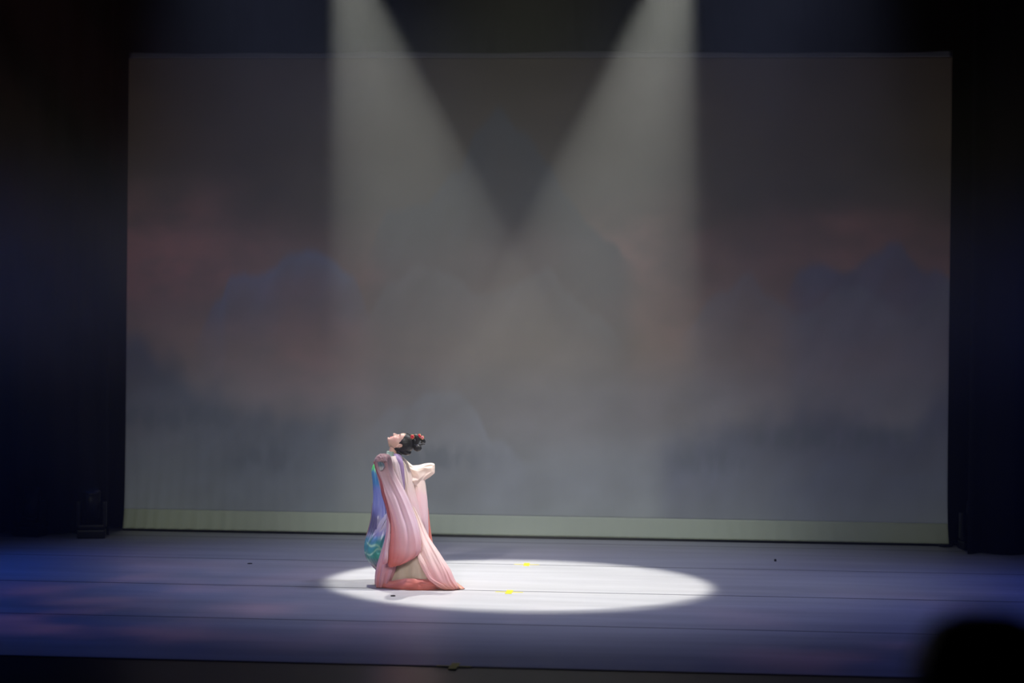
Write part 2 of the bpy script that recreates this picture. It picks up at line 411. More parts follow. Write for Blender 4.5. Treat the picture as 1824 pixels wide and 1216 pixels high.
# black moving lights standing by the left curtain, and one on the right
def moving_light(px, py, rz, label, pan=0.3):
    c = G(px, py)
    t = empty('moving_light', (c.x, c.y, 0)); t.rotation_euler.z = 0
    tag(t, label, 'stage light', 'black moving lights standing by the wings')
    def prt(name, fn, m, par=None, sm_=False):
        b = bmesh.new(); fn(b)
        mt = Matrix.Rotation(rz, 4, 'Z')
        for v in b.verts: v.co = mt @ v.co
        me = bpy.data.meshes.new(name); bmesh.ops.recalc_face_normals(b, faces=b.faces); b.to_mesh(me); b.free()
        o = bpy.data.objects.new(name, me); COL.objects.link(o); me.materials.append(m); o.parent = par or t
        if sm_: me.polygons.foreach_set('use_smooth', [True]*len(me.polygons))
        return o
    prt('base', lambda b: box(b, -0.16, 0.16, -0.13, 0.13, 0.0, 0.10, 0.02), M['black_plastic'])
    def yoke(b):
        box(b, -0.15, 0.15, -0.06, 0.06, 0.105, 0.15, 0.015)
        box(b, -0.17, -0.125, -0.055, 0.055, 0.12, 0.42, 0.02); box(b, 0.125, 0.17, -0.055, 0.055, 0.12, 0.42, 0.02)
    prt('yoke', yoke, M['black_plastic'])
    def head(b):
        r = bmesh.ops.create_cone(b, cap_ends=True, segments=28, radius1=0.085, radius2=0.105, depth=0.36)
        bmesh.ops.bevel(b, geom=[e for e in b.edges if len(e.link_faces) == 2 and e.calc_face_angle(0) > 1], offset=0.02, segments=3, affect='EDGES')
        mt = Matrix.Translation((0, 0, 0.38)) @ Matrix.Rotation(pan, 4, 'X')
        for v in b.verts: v.co = mt @ v.co
    hd = prt('head', head, M['black_plastic'], None, True)
    def lens(b):
        bmesh.ops.create_uvsphere(b, u_segments=24, v_segments=10, radius=0.085)
        for v in b.verts: v.co.z *= 0.25
        mt = Matrix.Translation((0, 0, 0.38)) @ Matrix.Rotation(pan, 4, 'X') @ Matrix.Translation((0, 0, 0.178))
        for v in b.verts: v.co = mt @ v.co
    prt('lens', lens, M['lens_glass'], hd, True)
moving_light(163, 957, 0.25, 'black moving light on the floor next to the left edge of the screen', 0.35)
moving_light(55, 954, -0.15, 'black moving light nearer the left edge of the picture', -0.3)
moving_light(1735, 978, 0.1, 'black moving light on the floor by the right leg curtain', 0.3)

# ------------------------------------------------------------------ the dancer
DY = 0.12                                     # depth of her body's middle
K = (DY-CAM.y)/F                              # metres per photograph pixel there
feet = P(738, 1049, DY)
dancer = empty('person', (feet.x, DY, 0.0))
tag(dancer, 'dancer in a flowing pink silk robe arching back, face turned up, in the white spotlight', 'person')

def skin_mesh(verts, edges, radii, root, sub=2):
    me = bpy.data.meshes.new('t'); me.from_pydata([tuple(v) for v in verts], edges, [])
    o = bpy.data.objects.new('t', me); COL.objects.link(o)
    o.modifiers.new('s', 'SKIN'); sd = me.skin_vertices[0].data
    for i, r in enumerate(radii):
        r = r if isinstance(r, tuple) else (r, r)
        sd[i].radius = r; sd[i].use_root = (i == root)
    m = o.modifiers.new('d', 'SUBSURF'); m.levels = sub; m.render_levels = sub
    dg = bpy.context.evaluated_depsgraph_get(); dg.update()
    r = bpy.data.meshes.new_from_object(o.evaluated_get(dg)); bpy.data.objects.remove(o)
    return r
def joined_remesh(name, meshes, voxel, smooth=2):
    bm = bmesh.new()
    for me in meshes:
        bm.from_mesh(me)
    me = bpy.data.meshes.new(name); bm.to_mesh(me); bm.free()
    o = bpy.data.objects.new('t', me); COL.objects.link(o)
    m = o.modifiers.new('r', 'REMESH'); m.mode = 'VOXEL'; m.voxel_size = voxel
    s = o.modifiers.new('s', 'SMOOTH'); s.iterations = smooth; s.factor = 0.5
    dg = bpy.context.evaluated_depsgraph_get(); dg.update()
    r = bpy.data.meshes.new_from_object(o.evaluated_get(dg)); bpy.data.objects.remove(o)
    r.name = name
    return r

def skin_parts(vs, es, rs):
    """a separate skin for every unbranched chain, so that the remesh can join them safely"""
    deg = {}; kids = {}
    for a, b in es: kids.setdefault(a, []).append(b)
    out = []; stack = [(0, k) for k in kids.get(0, [])]; used = set()
    while stack:
        a, b = stack.pop(); ch = [a, b]
        while len(kids.get(ch[-1], [])) == 1: ch.append(kids[ch[-1]][0])
        for k in kids.get(ch[-1], []): stack.append((ch[-1], k))
        R2 = [rs[i] if isinstance(rs[i], tuple) else (rs[i], rs[i]) for i in ch]
        if a != 0: R2[0] = (min(R2[0][0], R2[1][0]*1.15), min(R2[0][1], R2[1][1]*1.15))
        out.append(skin_mesh([vs[i] for i in ch], [(i, i+1) for i in range(len(ch)-1)], R2, 0))
    return out
def interp(tab, x):
    if x <= tab[0][0]: return np.array(tab[0][1:], float)
    for i in range(len(tab)-1):
        if x <= tab[i+1][0]:
            t = (x-tab[i][0])/(tab[i+1][0]-tab[i][0]); t = t*t*(3-2*t)
            return np.array(tab[i][1:], float)*(1-t)+np.array(tab[i+1][1:], float)*t
    return np.array(tab[-1][1:], float)
def smooth_tab(tab, x):
    xs = [q[0] for q in tab]; Y = np.array([q[1:] for q in tab], float)
    if x <= xs[0]: return Y[0]
    if x >= xs[-1]: return Y[-1]
    i = max(k for k in range(len(xs)-1) if xs[k] <= x)
    def sl_(k):
        if k <= 0 or k >= len(xs)-1: a, b = max(k-1, 0), min(k+1, len(xs)-1)
        else: a, b = k-1, k+1
        return (Y[b]-Y[a])/(xs[b]-xs[a])
    h = xs[i+1]-xs[i]; t = (x-xs[i])/h
    return (2*t**3-3*t*t+1)*Y[i]+(t**3-2*t*t+t)*h*sl_(i)+(-2*t**3+3*t*t)*Y[i+1]+(t**3-t*t)*h*sl_(i+1)
# head in its own frame: x = her left, y = face direction, z = towards the crown; origin between the ears
HEAD = [  # z, front, back, half width
    (-0.118, 0.060, -0.000, 0.012), (-0.112, 0.080, 0.006, 0.028), (-0.100, 0.090, -0.002, 0.036), (-0.086, 0.088, -0.020, 0.044),
    (-0.060, 0.087, -0.050, 0.055), (-0.035, 0.087, -0.072, 0.063), (-0.005, 0.082, -0.088, 0.068), (0.020, 0.089, -0.096, 0.072),
    (0.050, 0.088, -0.096, 0.073), (0.075, 0.072, -0.083, 0.066), (0.095, 0.045, -0.056, 0.050), (0.108, 0.012, -0.020, 0.026), (0.112, -0.002, -0.006, 0.004)]
def head_point(z, a, grow=0.0, face=True):
    f, b, w = smooth_tab(HEAD, z); w = max(w, 0.002)
    yc, hd = (f+b)/2, (f-b)/2
    c, s = math.cos(a), math.sin(a)
    e = 0.86
    x = (w+grow)*math.copysign(abs(c)**e, c); y = yc+(hd+grow)*math.copysign(abs(s)**e, s)
    if face and s > 0:
        g = lambda u, m, d: math.exp(-((u-m)/d)**2)
        nz = 0.0
        if -0.056 < z < 0.022:
            if z < -0.040: h = sm(-0.056, -0.040, z)
            else: h = 1-sm(-0.040, 0.022, z)*0.96
            nz = 0.029*h*math.exp(-(x/(0.0075+0.007*h))**2)
            nz += 0.009*g(abs(x), 0.013, 0.006)*g(z, -0.043, 0.009)
        y += nz*(1 if s > 0 else 0)
        y -= 0.011*g(abs(x), 0.029, 0.015)*g(z, -0.002, 0.013)      # eye sockets
        y += 0.0055*g(abs(x), 0.029, 0.011)*g(z, -0.004, 0.007)     # closed lids
        y += 0.004*g(abs(x), 0.026, 0.018)*g(z, 0.018, 0.007)       # brows
        y += 0.0065*g(x, 0, 0.019)*(g(z, -0.066, 0.0050)+1.05*g(z, -0.079, 0.0055))   # lips
        y -= 0.006*g(x, 0, 0.020)*g(z, -0.0725, 0.0022)
        y -= 0.006*g(x, 0, 0.022)*g(z, -0.091, 0.0055)
        y += 0.005*g(x, 0, 0.018)*g(z, -0.104, 0.009)
        y += 0.004*g(abs(x), 0.040, 0.016)*g(z, -0.038, 0.018)      # cheeks
    return Vector((x, y, z))
# head placement: chin at (692,781), ear at (711,794), forehead top (723,772)
HU = Vector((0.953, 0.10, 0.302)).normalized()      # chin to crown
HF = Vector((-0.30, 0.02, 0.954)); HF = (HF-HU*HF.dot(HU)).normalized()
HL = HF.cross(HU).normalized()
if HL.y > 0: HL = -HL                                # her left side faces the audience
HO = P(714.3, 789.6, DY-0.01)
def hw(v): return HO+HL*v.x+HF*v.y+HU*v.z
def head_grid(zs, n, grow=0.0, face=True, fn=None):
    vs = []; fs = []
    for z in zs:
        for k in range(n):
            p = head_point(z, 2*math.pi*k/n, grow, face)
            vs.append(hw(fn(p) if fn else p))
    m = len(zs)
    for j in range(m-1):
        for k in range(n):
            fs.append((j*n+k, j*n+(k+1) % n, (j+1)*n+(k+1) % n, (j+1)*n+k))
    fs.append(tuple(range(n))[::-1]); fs.append(tuple((m-1)*n+k for k in range(n)))
    return mesh('t', vs, fs)
head_me = head_grid([-0.118+0.230*j/110 for j in range(111)], 120)
ears = []
for sgn in (1, -1):
    bm = bmesh.new(); pts = []; rad = []
    for i in range(22):
        a = -0.5+i/21*5.0
        pts.append(hw(Vector((sgn*(0.069+0.006*math.sin(a*0.6)), -0.020-0.0105*math.cos(a+0.9), -0.018+0.026*math.sin(a+0.9))))); rad.append(0.0055 if i < 17 else 0.0068)
    tube(bm, pts, rad, 10)
    r = bmesh.ops.create_uvsphere(bm, u_segments=16, v_segments=10, radius=1)
    for v in r['verts']:
        c = v.co.copy(); v.co = hw(Vector((sgn*(0.0655+c.x*0.005), -0.020+c.y*0.009, -0.018+c.z*0.022)))
    me = bpy.data.meshes.new('t'); bm.to_mesh(me); bm.free(); ears.append(me)

def B(px, py, dy=0.0): return P(px, py, DY+dy)
bv = []; be = []; br = []
def J(p, r, par=None):
    bv.append(p); br.append(r); i = len(bv)-1
    if par is not None: be.append((par, i))
    return i
pel = J(B(712, 915), (0.135, 0.11))
w1 = J(B(704, 890), (0.115, 0.09), pel); w2 = J(B(699, 865), (0.115, 0.10), w1); ch = J(B(700, 840), (0.135, 0.105), w2)
un = J(B(703, 822), (0.085, 0.07), ch)
nb = J(B(699.5, 809), 0.046, un); nt_ = J(B(700.5, 797), 0.041, nb); J(B(706, 789), 0.046, nt_)
# legs: weight on the front leg, the rear one stretched behind
for dyy, kn, an, toe in ((-0.09, (704, 973), (694, 1033), (675, 1044)), (0.09, (736, 972), (768, 1028), (752, 1045))):
    h = J(B(714, 928, dyy), (0.095, 0.095), pel); k = J(B(*kn, dyy), 0.058, h)
    c = J(B((kn[0]*0.65+an[0]*0.35), (kn[1]*0.65+an[1]*0.35), dyy), 0.056, k)
    a = J(B(*an, dyy), 0.036, c); J(B(*toe, dyy), 0.028, a)
# arms: the left one raised in front and bent towards the audience, the right one stretched behind
def hand(wr, dirv, palm_n, par, r=0.0085):
    d = dirv.normalized(); n = palm_n.normalized(); s = d.cross(n).normalized()
    pc = J(wr+d*0.045, (0.030, 0.017), par)
    for i, (off, ln) in enumerate(((-0.026, 0.062), (-0.009, 0.072), (0.009, 0.068), (0.026, 0.054))):
        q = J(wr+d*0.085+s*off, r, pc); q = J(wr+d*(0.085+ln*0.5)+s*off*1.1-n*0.006, r*0.95, q); J(wr+d*(0.085+ln*0.9)+s*off*1.15-n*0.020, r*0.8, q)
    q = J(wr+d*0.04-s*0.036, r*1.15, pc); J(wr+d*0.075-s*0.055-n*0.010, r*0.95, q)
shl = J(B(701, 829, -0.11), 0.048, un); el = J(B(692, 840, -0.26), 0.040, shl)
wr = J(B(682, 827, -0.33), 0.026, el); hand(B(682, 827, -0.33), Vector((-0.05, 0.10, -1.0)), Vector((0.2, 1, 0)), wr, 0.008)
shr = J(B(712, 829, 0.15), 0.062, un); er = J(B(727, 840, 0.17), 0.040, shr)
wr2 = J(B(742, 839, 0.20), 0.025, er); hand(B(742, 839, 0.20), Vector((0.8, 0.15, 0.05)), Vector((0.1, 0.1, 1)), wr2, 0.0078)
body_me = joined_remesh('person_body', skin_parts(bv, be, br)+[head_me]+ears, 0.0036, 1)
HI = Matrix((HL, HF, HU))
cols = []
for v in body_me.vertices:
    q = HI @ (v.co-HO); c = (0.72, 0.44, 0.34)
    if -0.125 < q.z < 0.12 and abs(q.x) < 0.09 and q.y > 0.03:
        g = lambda u, m, d: math.exp(-((u-m)/d)**2)
        lip = g(q.z, -0.0725, 0.010)*g(q.x, 0, 0.021); c = mix(c, (0.55, 0.05, 0.06), min(1, 1.5*lip)*(1 if q.z > -0.088 else 0.3))
        eye = g(q.z, -0.007-6*(abs(q.x)-0.029)**2, 0.0035)*g(abs(q.x), 0.031, 0.015); c = mix(c, (0.02, 0.012, 0.012), min(1, 1.6*eye))
        sh = g(q.z, 0.004, 0.008)*g(abs(q.x), 0.031, 0.016); c = mix(c, (0.62, 0.20, 0.18), 0.5*sh)
        brow = g(q.z, 0.0205-3*(abs(q.x)-0.03)**2, 0.0035)*g(abs(q.x), 0.031, 0.019); c = mix(c, (0.03, 0.02, 0.018), min(1, 1.5*brow))
        cheek = g(q.z, -0.035, 0.025)*g(abs(q.x), 0.045, 0.02); c = mix(c, (0.75, 0.30, 0.26), 0.4*cheek)
    cols.append((*c, 1))
at = body_me.color_attributes.new('Col', 'FLOAT_COLOR', 'POINT'); at.data.foreach_set('color', np.array(cols, dtype=np.float32).ravel())
body_me.materials.clear()
link('body', body_me, M['skin'], dancer)

# hair: a close cap swept back from the forehead into a bun and upright loops
vs = []; fs = []; NA = 96; NZ = 70
def hairline(z, a):                                   # how much hair there is at a spot of the head
    p = head_point(z, a, 0, False)
    fr = p.y
    lim = interp([(-0.12, -0.030), (-0.06, -0.020), (-0.03, 0.004), (0.0, 0.022), (0.03, 0.040), (0.055, 0.062), (0.075, 0.085), (0.12, 0.2)], z)[0]
    if abs(p.x) < 0.045: lim += 0.0
    ear = math.exp(-((fr+0.016)/0.018)**2-((z+0.018)/0.024)**2)
    return sm(0.010, -0.004, fr-lim)*(1-min(1, 1.5*ear)) if False else min(max((lim-fr)/0.010, 0), 1)*(1-min(1, 1.6*ear))
zs = [-0.085+0.200*j/NZ for j in range(NZ+1)]
for z in zs:
    for k in range(NA):
        a = 2*math.pi*k/NA
        h = hairline(z, a)
        p = head_point(z if z < 0.1119 else 0.1119, a, -0.006+0.015*h+0.0008*math.sin(a*31+z*60)*h, False)
        if z > 0.06: p.z += 0.45*(z-0.06)*h
        vs.append(hw(p))
for j in range(NZ):
    for k in range(NA):
        fs.append((j*NA+k, j*NA+(k+1) % NA, (j+1)*NA+(k+1) % NA, (j+1)*NA+k))
fs.append(tuple(range(NA))[::-1]); fs.append(tuple(NZ*NA+k for k in range(NA)))
hair = link('hair', mesh('hair', vs, fs), M['hair'], dancer)
def blob_obj(name, pos, radii, m, parent, axis=None, seg=44, nz=0.0):
    bm = bmesh.new(); bmesh.ops.create_uvsphere(bm, u_segments=seg, v_segments=seg//2+2, radius=1)
    ax = axis or Matrix.Identity(3)
    for v in bm.verts:
        n = 1+nz*noise.noise(v.co*2.2+Vector(pos)*9)
        v.co = Vector(pos)+ax @ Vector((v.co.x*radii[0]*n, v.co.y*radii[1]*n, v.co.z*radii[2]*n))
    return bm_obj(name, bm, m, parent, True)
blob_obj('bun', B(743.6, 797, -0.03), (0.040, 0.038, 0.038), M['hair'], hair, nz=0.12)
blob_obj('nape_hair', B(721, 802, -0.01), (0.066, 0.062, 0.040), M['hair'], hair, Matrix.Rotation(0.5, 3, 'Y'), nz=0.1)
def hloop(pts, rad):
    n = 40; out = []; k = len(pts)-1
    out = [crom(pts, i/n) for i in range(n+1)]
    bm = bmesh.new(); tube(bm, [B(*q) for q in out], [rad*(0.75+0.35*math.sin(math.pi*i/n)) for i in range(n+1)], 14)
    return bm_obj('hair_loop', bm, M['hair'], hair, True)
hloop([(733, 787, -0.02), (736, 779, -0.03), (742, 777, -0.04), (744, 784, -0.04), (741, 791, -0.03)], 0.022)
hloop([(741, 790, 0.02), (746, 781, 0.03), (752, 783, 0.04), (755, 786.5, 0.05), (750, 789, 0.04)], 0.017)
hloop([(745, 793, 0.0), (750, 791.5, 0.0), (754, 790, 0.0), (757, 790.5, 0.0)], 0.0085)
blob_obj('nape_hair', B(712, 805, -0.01), (0.036, 0.052, 0.026), M['hair'], hair, Matrix.Rotation(0.45, 3, 'Y'), nz=0.1)
# ornaments in the hair
def ornament(px, py, dy, r, label, m1):
    o = empty('hair_ornament', B(px, py, dy)); COL.objects.link(o) if o.name not in COL.objects else None
    bm = bmesh.new(); c = B(px, py, dy)
    for i in range(5):
        a = i/5*2*math.pi; q = c+Vector((math.cos(a)*r*0.55, -0.004, math.sin(a)*r*0.62))
        rr = bmesh.ops.create_uvsphere(bm, u_segments=12, v_segments=8, radius=1)
        for v in rr['verts']: v.co = q+Vector((v.co.x*r*0.5, v.co.y*0.006, v.co.z*r*0.5))
    bpy.data.objects.remove(o)
    f = bm_obj('flower_ornament', bm, m1, hair, True); f['label'] = label
    bm = bmesh.new(); tube(bm, [c+Vector((math.cos(k/24*2*math.pi)*r*1.12, -0.003, math.sin(k/24*2*math.pi)*r*1.25)) for k in range(25)], 0.0022, 6)
    bm_obj('gold_rim', bm, M['gold'], hair, True)['label'] = 'thin gold rim around a hair flower'
ornament(734.5, 777.5, -0.075, 0.017, 'red flower ornament with a gold rim', M['red_gem'])
ornament(747, 776, -0.045, 0.015, 'red and pink flower ornament near the loops', M['red_gem'])
ornament(752.5, 779, -0.035, 0.014, 'pink flower ornament at the back', M['pink_petal'])
bm = bmesh.new(); tube(bm, [B(738, 774.5, -0.05), B(742, 774, -0.05), B(745, 776, -0.05), B(744.5, 782, -0.055)], 0.002, 6)
bm_obj('hair_wire', bm, M['gold'], hair, True)

# ---- cloth: closed lofts between pairs of silhouette points, folds from stretched noise
def loft(name, secs, colf, m='cloth', n=150, rows=110, fold=0.012, freq=3.2, run=1.2, seed=0, parent=None, e=0.9, label=None, floor=True, foldf=None, bot=0.0):
    vs = []; cols = []; fs = []
    for j in range(rows+1):
        t = j/rows
        x0, y0, x1, y1, dy, hd = crom(secs, t)
        a0, a1 = B(x0, y0, dy), B(x1, y1, dy)
        c = (a0+a1)/2; ux = (a1-a0)/2; hwid = ux.length; ux = ux/max(hwid, 1e-6)
        uy = Vector((0, 1, 0)); amp = fold*(foldf(t) if foldf else 0.35+0.65*t)
        for k in range(n):
            a = 2*math.pi*k/n; ca, sa = math.cos(a), math.sin(a)
            q = Vector((ca*freq, sa*freq, t*run+seed*13.7))
            d = noise.noise(q)*1.3+0.5*noise.noise(q*2.1+Vector((5, 1, 3)))
            d = (1-abs(d)*2.2)*0.6+0.25*d
            edge = 1-0.55*abs(ca)**6
            px_ = math.copysign(abs(ca)**e, ca)*hwid+ca*d*amp*0.35*edge; py_ = math.copysign(abs(sa)**e, sa)*hd+sa*d*amp
            v = c+ux*px_+uy*py_
            if floor and v.z < 0.004+bot: v.z = 0.004+bot
            vs.append(v); cols.append(colf(*proj(v), ca, sa, t, d))
    for j in range(rows):
        for k in range(n):
            fs.append((j*n+k, (j+1)*n+k, (j+1)*n+(k+1) % n, j*n+(k+1) % n))
    fs.append(tuple(range(n))); fs.append(tuple(rows*n+k for k in range(n))[::-1])
    o = link(name, mesh(name, vs, fs, cols), M[m], parent or dancer)
    if label: o['label'] = label
    return o
# draped open sheets: rows of (px, py, depth) control points
def sheet(name, rws, colf, m='cloth', nu=90, nv=90, fold=0.006, fu=7, fv=1.2, seed=0, parent=None, label=None, thick=0.004):
    vs = []; cols = []; fs = []
    for j in range(nv+1):
        row = [crom([r[i] for r in rws], j/nv) for i in range(len(rws[0]))]
        for i in range(nu+1):
            u = i/nu; p = crom(row, u); v = B(*p)
            d = noise.noise(Vector((u*fu, j/nv*fv, seed*9.1)))*1.2+0.5*noise.noise(Vector((u*fu*2.3, j/nv*fv*1.5, seed*9.1+4)))
            v = v+Vector((d*fold*0.3, -d*fold, 0))
            if v.z < 0.004: v.z = 0.004
            vs.append(v); cols.append(colf(p[0], p[1], u, j/nv, d))
    for j in range(nv):
        for i in range(nu):
            a = j*(nu+1)+i; fs.append((a, a+nu+1, a+nu+2, a+1))
    o = link(name, mesh(name, vs, fs, cols), M[m], parent or dancer)
    s = o.modifiers.new('thickness', 'SOLIDIFY'); s.thickness = thick; s.offset = 0
    if label: o['label'] = label
    return o
def ramp(stops, x):
    if x <= stops[0][0]: return stops[0][1]
    for i in range(len(stops)-1):
        if x <= stops[i+1][0]:
            return mix(stops[i][1], stops[i+1][1], sm(stops[i][0], stops[i+1][0], x))
    return stops[-1][1]
CREAM = rgb(250, 234, 220); PINK = rgb(249, 216, 221); ROSE = rgb(238, 172, 172); SALMON = rgb(232, 148, 134); CORAL = rgb(218, 118, 104)
LILAC = rgb(196, 176, 204); MINT = rgb(190, 214, 196); BEIGE = rgb(208, 196, 172); RED = rgb(160, 44, 54)

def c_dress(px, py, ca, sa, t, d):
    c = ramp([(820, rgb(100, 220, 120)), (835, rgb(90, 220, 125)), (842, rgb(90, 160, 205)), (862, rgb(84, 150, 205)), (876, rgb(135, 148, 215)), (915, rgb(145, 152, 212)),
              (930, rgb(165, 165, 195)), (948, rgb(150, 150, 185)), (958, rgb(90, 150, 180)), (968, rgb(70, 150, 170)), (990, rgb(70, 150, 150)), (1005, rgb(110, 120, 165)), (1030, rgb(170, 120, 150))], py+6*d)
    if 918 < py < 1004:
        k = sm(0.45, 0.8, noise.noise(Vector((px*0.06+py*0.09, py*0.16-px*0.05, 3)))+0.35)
        c = mix(c, rgb(185, 225, 215), 0.6*k*sm(935, 955, py)*sm(1004, 990, py))  # pale satin highlights painted into the colour
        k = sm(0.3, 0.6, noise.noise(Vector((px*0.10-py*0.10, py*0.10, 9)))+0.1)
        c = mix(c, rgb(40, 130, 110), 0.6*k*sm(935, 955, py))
    c = mix(c, rgb(70, 62, 112), 0.75*sm(895, 925, py)*sm(960, 940, py)*sm(680, 668, px))  # shade above the billow, painted as dark purple
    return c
# under dress in front: chest down to the knee where the panel billows, then tucks back to the feet
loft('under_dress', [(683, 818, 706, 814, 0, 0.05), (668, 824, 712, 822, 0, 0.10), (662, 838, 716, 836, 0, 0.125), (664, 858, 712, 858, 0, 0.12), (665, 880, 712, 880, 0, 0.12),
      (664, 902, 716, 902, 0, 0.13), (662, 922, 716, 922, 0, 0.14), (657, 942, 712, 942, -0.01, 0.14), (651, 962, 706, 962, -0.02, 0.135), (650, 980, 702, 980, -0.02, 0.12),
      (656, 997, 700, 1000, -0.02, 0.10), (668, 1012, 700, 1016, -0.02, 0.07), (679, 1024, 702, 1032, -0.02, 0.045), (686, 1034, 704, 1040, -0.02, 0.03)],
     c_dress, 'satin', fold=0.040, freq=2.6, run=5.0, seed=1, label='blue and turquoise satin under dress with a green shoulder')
def c_flap(px, py, u, v, d):
    c = ramp([(912, rgb(215, 215, 222)), (935, rgb(196, 190, 214)), (950, rgb(150, 150, 195)), (960, rgb(100, 150, 190)), (972, rgb(80, 165, 180)), (992, rgb(70, 165, 150)), (1004, rgb(120, 110, 140)), (1013, rgb(150, 50, 66))], py+5*d)
    c = mix(c, rgb(232, 222, 226), 0.8*max(0, 1-abs(u-0.18)/0.16)*sm(975, 935, py)*(0.6+0.7*d))  # whitish highlight painted along the upper ridge of the flap
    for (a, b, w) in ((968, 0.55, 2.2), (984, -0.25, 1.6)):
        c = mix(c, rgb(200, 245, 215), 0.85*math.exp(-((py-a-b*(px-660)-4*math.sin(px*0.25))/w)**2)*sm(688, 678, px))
    c = mix(c, rgb(40, 120, 110), 0.55*sm(0.1, 0.5, d)*sm(945, 960, py))
    return c
sheet('dress_flap', [[(689, 914, -0.15), (692, 912.5, -0.16), (695, 914, -0.15)], [(677, 928, -0.14), (686, 926, -0.19), (693, 928, -0.17)], [(664, 946, -0.12), (678, 944, -0.20), (691, 948, -0.18)], [(652, 966, -0.08), (667, 962, -0.20), (687, 966, -0.19)],
      [(649.3, 982, -0.06), (661, 982, -0.19), (681, 985, -0.2)], [(656, 999, -0.08), (666, 999, -0.18), (678, 1003, -0.2)], [(667, 1011, -0.12), (673, 1012, -0.17), (680, 1014, -0.19)]],
      c_flap, 'satin', fold=0.026, fu=3.2, fv=5, seed=17, label='silvery turquoise flap billowing at the knee')
# red lining that shows along the front and under the billow
def c_red(px, py, u, v, d): return mix(RED, rgb(120, 50, 70), 0.5+0.5*d)
sheet('red_lining', [[(663.5, 895, 0.06), (667, 896, 0.02), (672, 896, 0.0)], [(660, 925, 0.08), (664, 925, 0.02), (672, 925, 0.0)], [(654, 948, 0.08), (658, 948, 0.02), (668, 948, 0)],
      [(649.5, 966, 0.06), (653, 966, 0.0), (664, 966, 0.0)], [(651, 990, 0.05), (655, 991, -0.02), (664, 990, 0)], [(662, 1006, 0.04), (666, 1009, -0.05), (676, 1004, -0.03)], [(674, 1018, 0.02), (680, 1021, -0.07), (684, 1014, -0.05)], [(682, 1032, 0.0), (686, 1034, -0.08), (690, 1028, -0.06)]],
      c_red, fold=0.003, label='dark red lining along the front edge')

def c_robe(px, py, ca, sa, t, d):
    c = ramp([(810, CREAM), (850, mix(CREAM, PINK, 0.35)), (900, PINK), (960, mix(PINK, CREAM, 0.5)), (1010, mix(PINK, ROSE, 0.3)), (1030, ROSE), (1045, SALMON), (1056, CORAL)], py+3*d)
    return c
# outer robe: shoulders to floor, wrapped around the body
robe = loft('robe', [(692, 811, 708, 810, 0.0, 0.06), (682, 817, 718, 815, 0.02, 0.13), (679, 828, 727, 825, 0.03, 0.165), (678, 845, 733, 845, 0.03, 0.17), (677, 870, 738, 870, 0.03, 0.165),
      (678, 895, 744, 895, 0.03, 0.17), (679, 920, 750, 920, 0.04, 0.18), (680, 945, 756, 945, 0.05, 0.19), (680, 965, 764, 965, 0.06, 0.20), (676, 985, 775, 985, 0.07, 0.22),
      (672, 1005, 787, 1005, 0.08, 0.24), (669, 1025, 800, 1025, 0.09, 0.27), (669, 1040, 810, 1040, 0.10, 0.30), (671, 1052, 815, 1052, 0.10, 0.31)],
      c_robe, fold=0.05, freq=2.8, run=1.6, seed=2, label='long pale pink silk robe shading to coral at the hem')
# beige skirt seen in the opening of the robe
def c_beige(px, py, u, v, d): return mix(BEIGE, rgb(222, 208, 190), 0.5+0.6*d)
sheet('inner_skirt', [[(706, 975, -0.14), (720, 972, -0.17), (738, 970, -0.17), (752, 970, -0.12)], [(702, 1000, -0.17), (722, 996, -0.215), (745, 992, -0.215), (764, 992, -0.14)],
      [(700, 1018, -0.20), (724, 1014, -0.25), (750, 1010, -0.25), (774, 1008, -0.17)], [(698, 1032, -0.22), (724, 1031, -0.275), (752, 1028, -0.275), (784, 1024, -0.19)], [(700, 1038, -0.19), (724, 1037, -0.24), (752, 1035, -0.24), (786, 1032, -0.17)]],
      c_beige, fold=0.034, fu=4, fv=1.3, seed=3, label='beige inner skirt showing between the pink folds')
def c_hem(px, py, u, v, d): return mix(mix(ROSE, SALMON, v), CORAL, min(1, max(0, 0.35+0.7*d)*0.6+0.35*v))
sheet('hem_band', [[(676, 1036, -0.20), (700, 1034, -0.27), (725, 1030, -0.305), (750, 1031, -0.305), (775, 1032, -0.25), (800, 1030, -0.12)],
      [(673, 1043, -0.21), (700, 1042, -0.285), (725, 1040, -0.325), (750, 1040, -0.325), (778, 1040, -0.27), (806, 1040, -0.12)],
      [(675, 1049, -0.20), (700, 1051, -0.295), (725, 1052.5, -0.335), (750, 1053, -0.335), (778, 1052.5, -0.28), (806, 1049, -0.12)]],
      c_hem, fold=0.030, fu=5, fv=2.4, seed=4, label='coral gathered hem lying on the floor')
# far (right) arm sleeve stretched behind her, and the bag of cloth hanging from it
def c_sl(px, py, ca, sa, t, d): return ramp([(820, CREAM), (865, mix(CREAM, PINK, 0.3)), (885, PINK), (940, mix(PINK, LILAC, 0.25)), (965, PINK)], py+5*d)
slv = loft('sleeve', [(704, 811, 710, 845, 0.04, 0.06), (715, 814, 718, 852, 0.06, 0.10), (724, 821, 725, 857, 0.09, 0.11), (733, 828.5, 733, 861, 0.12, 0.11), (741, 829, 741, 866, 0.14, 0.11),
      (748, 828, 747, 868, 0.16, 0.10), (755, 826, 753, 860, 0.18, 0.09), (761, 825, 758, 854, 0.20, 0.08), (767, 824.5, 766, 849, 0.215, 0.07), (771.5, 825, 771.5, 844.5, 0.225, 0.06), (773.6, 826.5, 773.6, 843, 0.23, 0.045)],
      c_sl, fold=0.030, freq=1.5, run=2.5, seed=5, floor=False, foldf=lambda t: 0.4+0.7*math.sin(math.pi*min(t, 0.9)/0.9) if t < 0.9 else 0.4, e=0.8, label='cream pink sleeve over the arm stretched behind her')
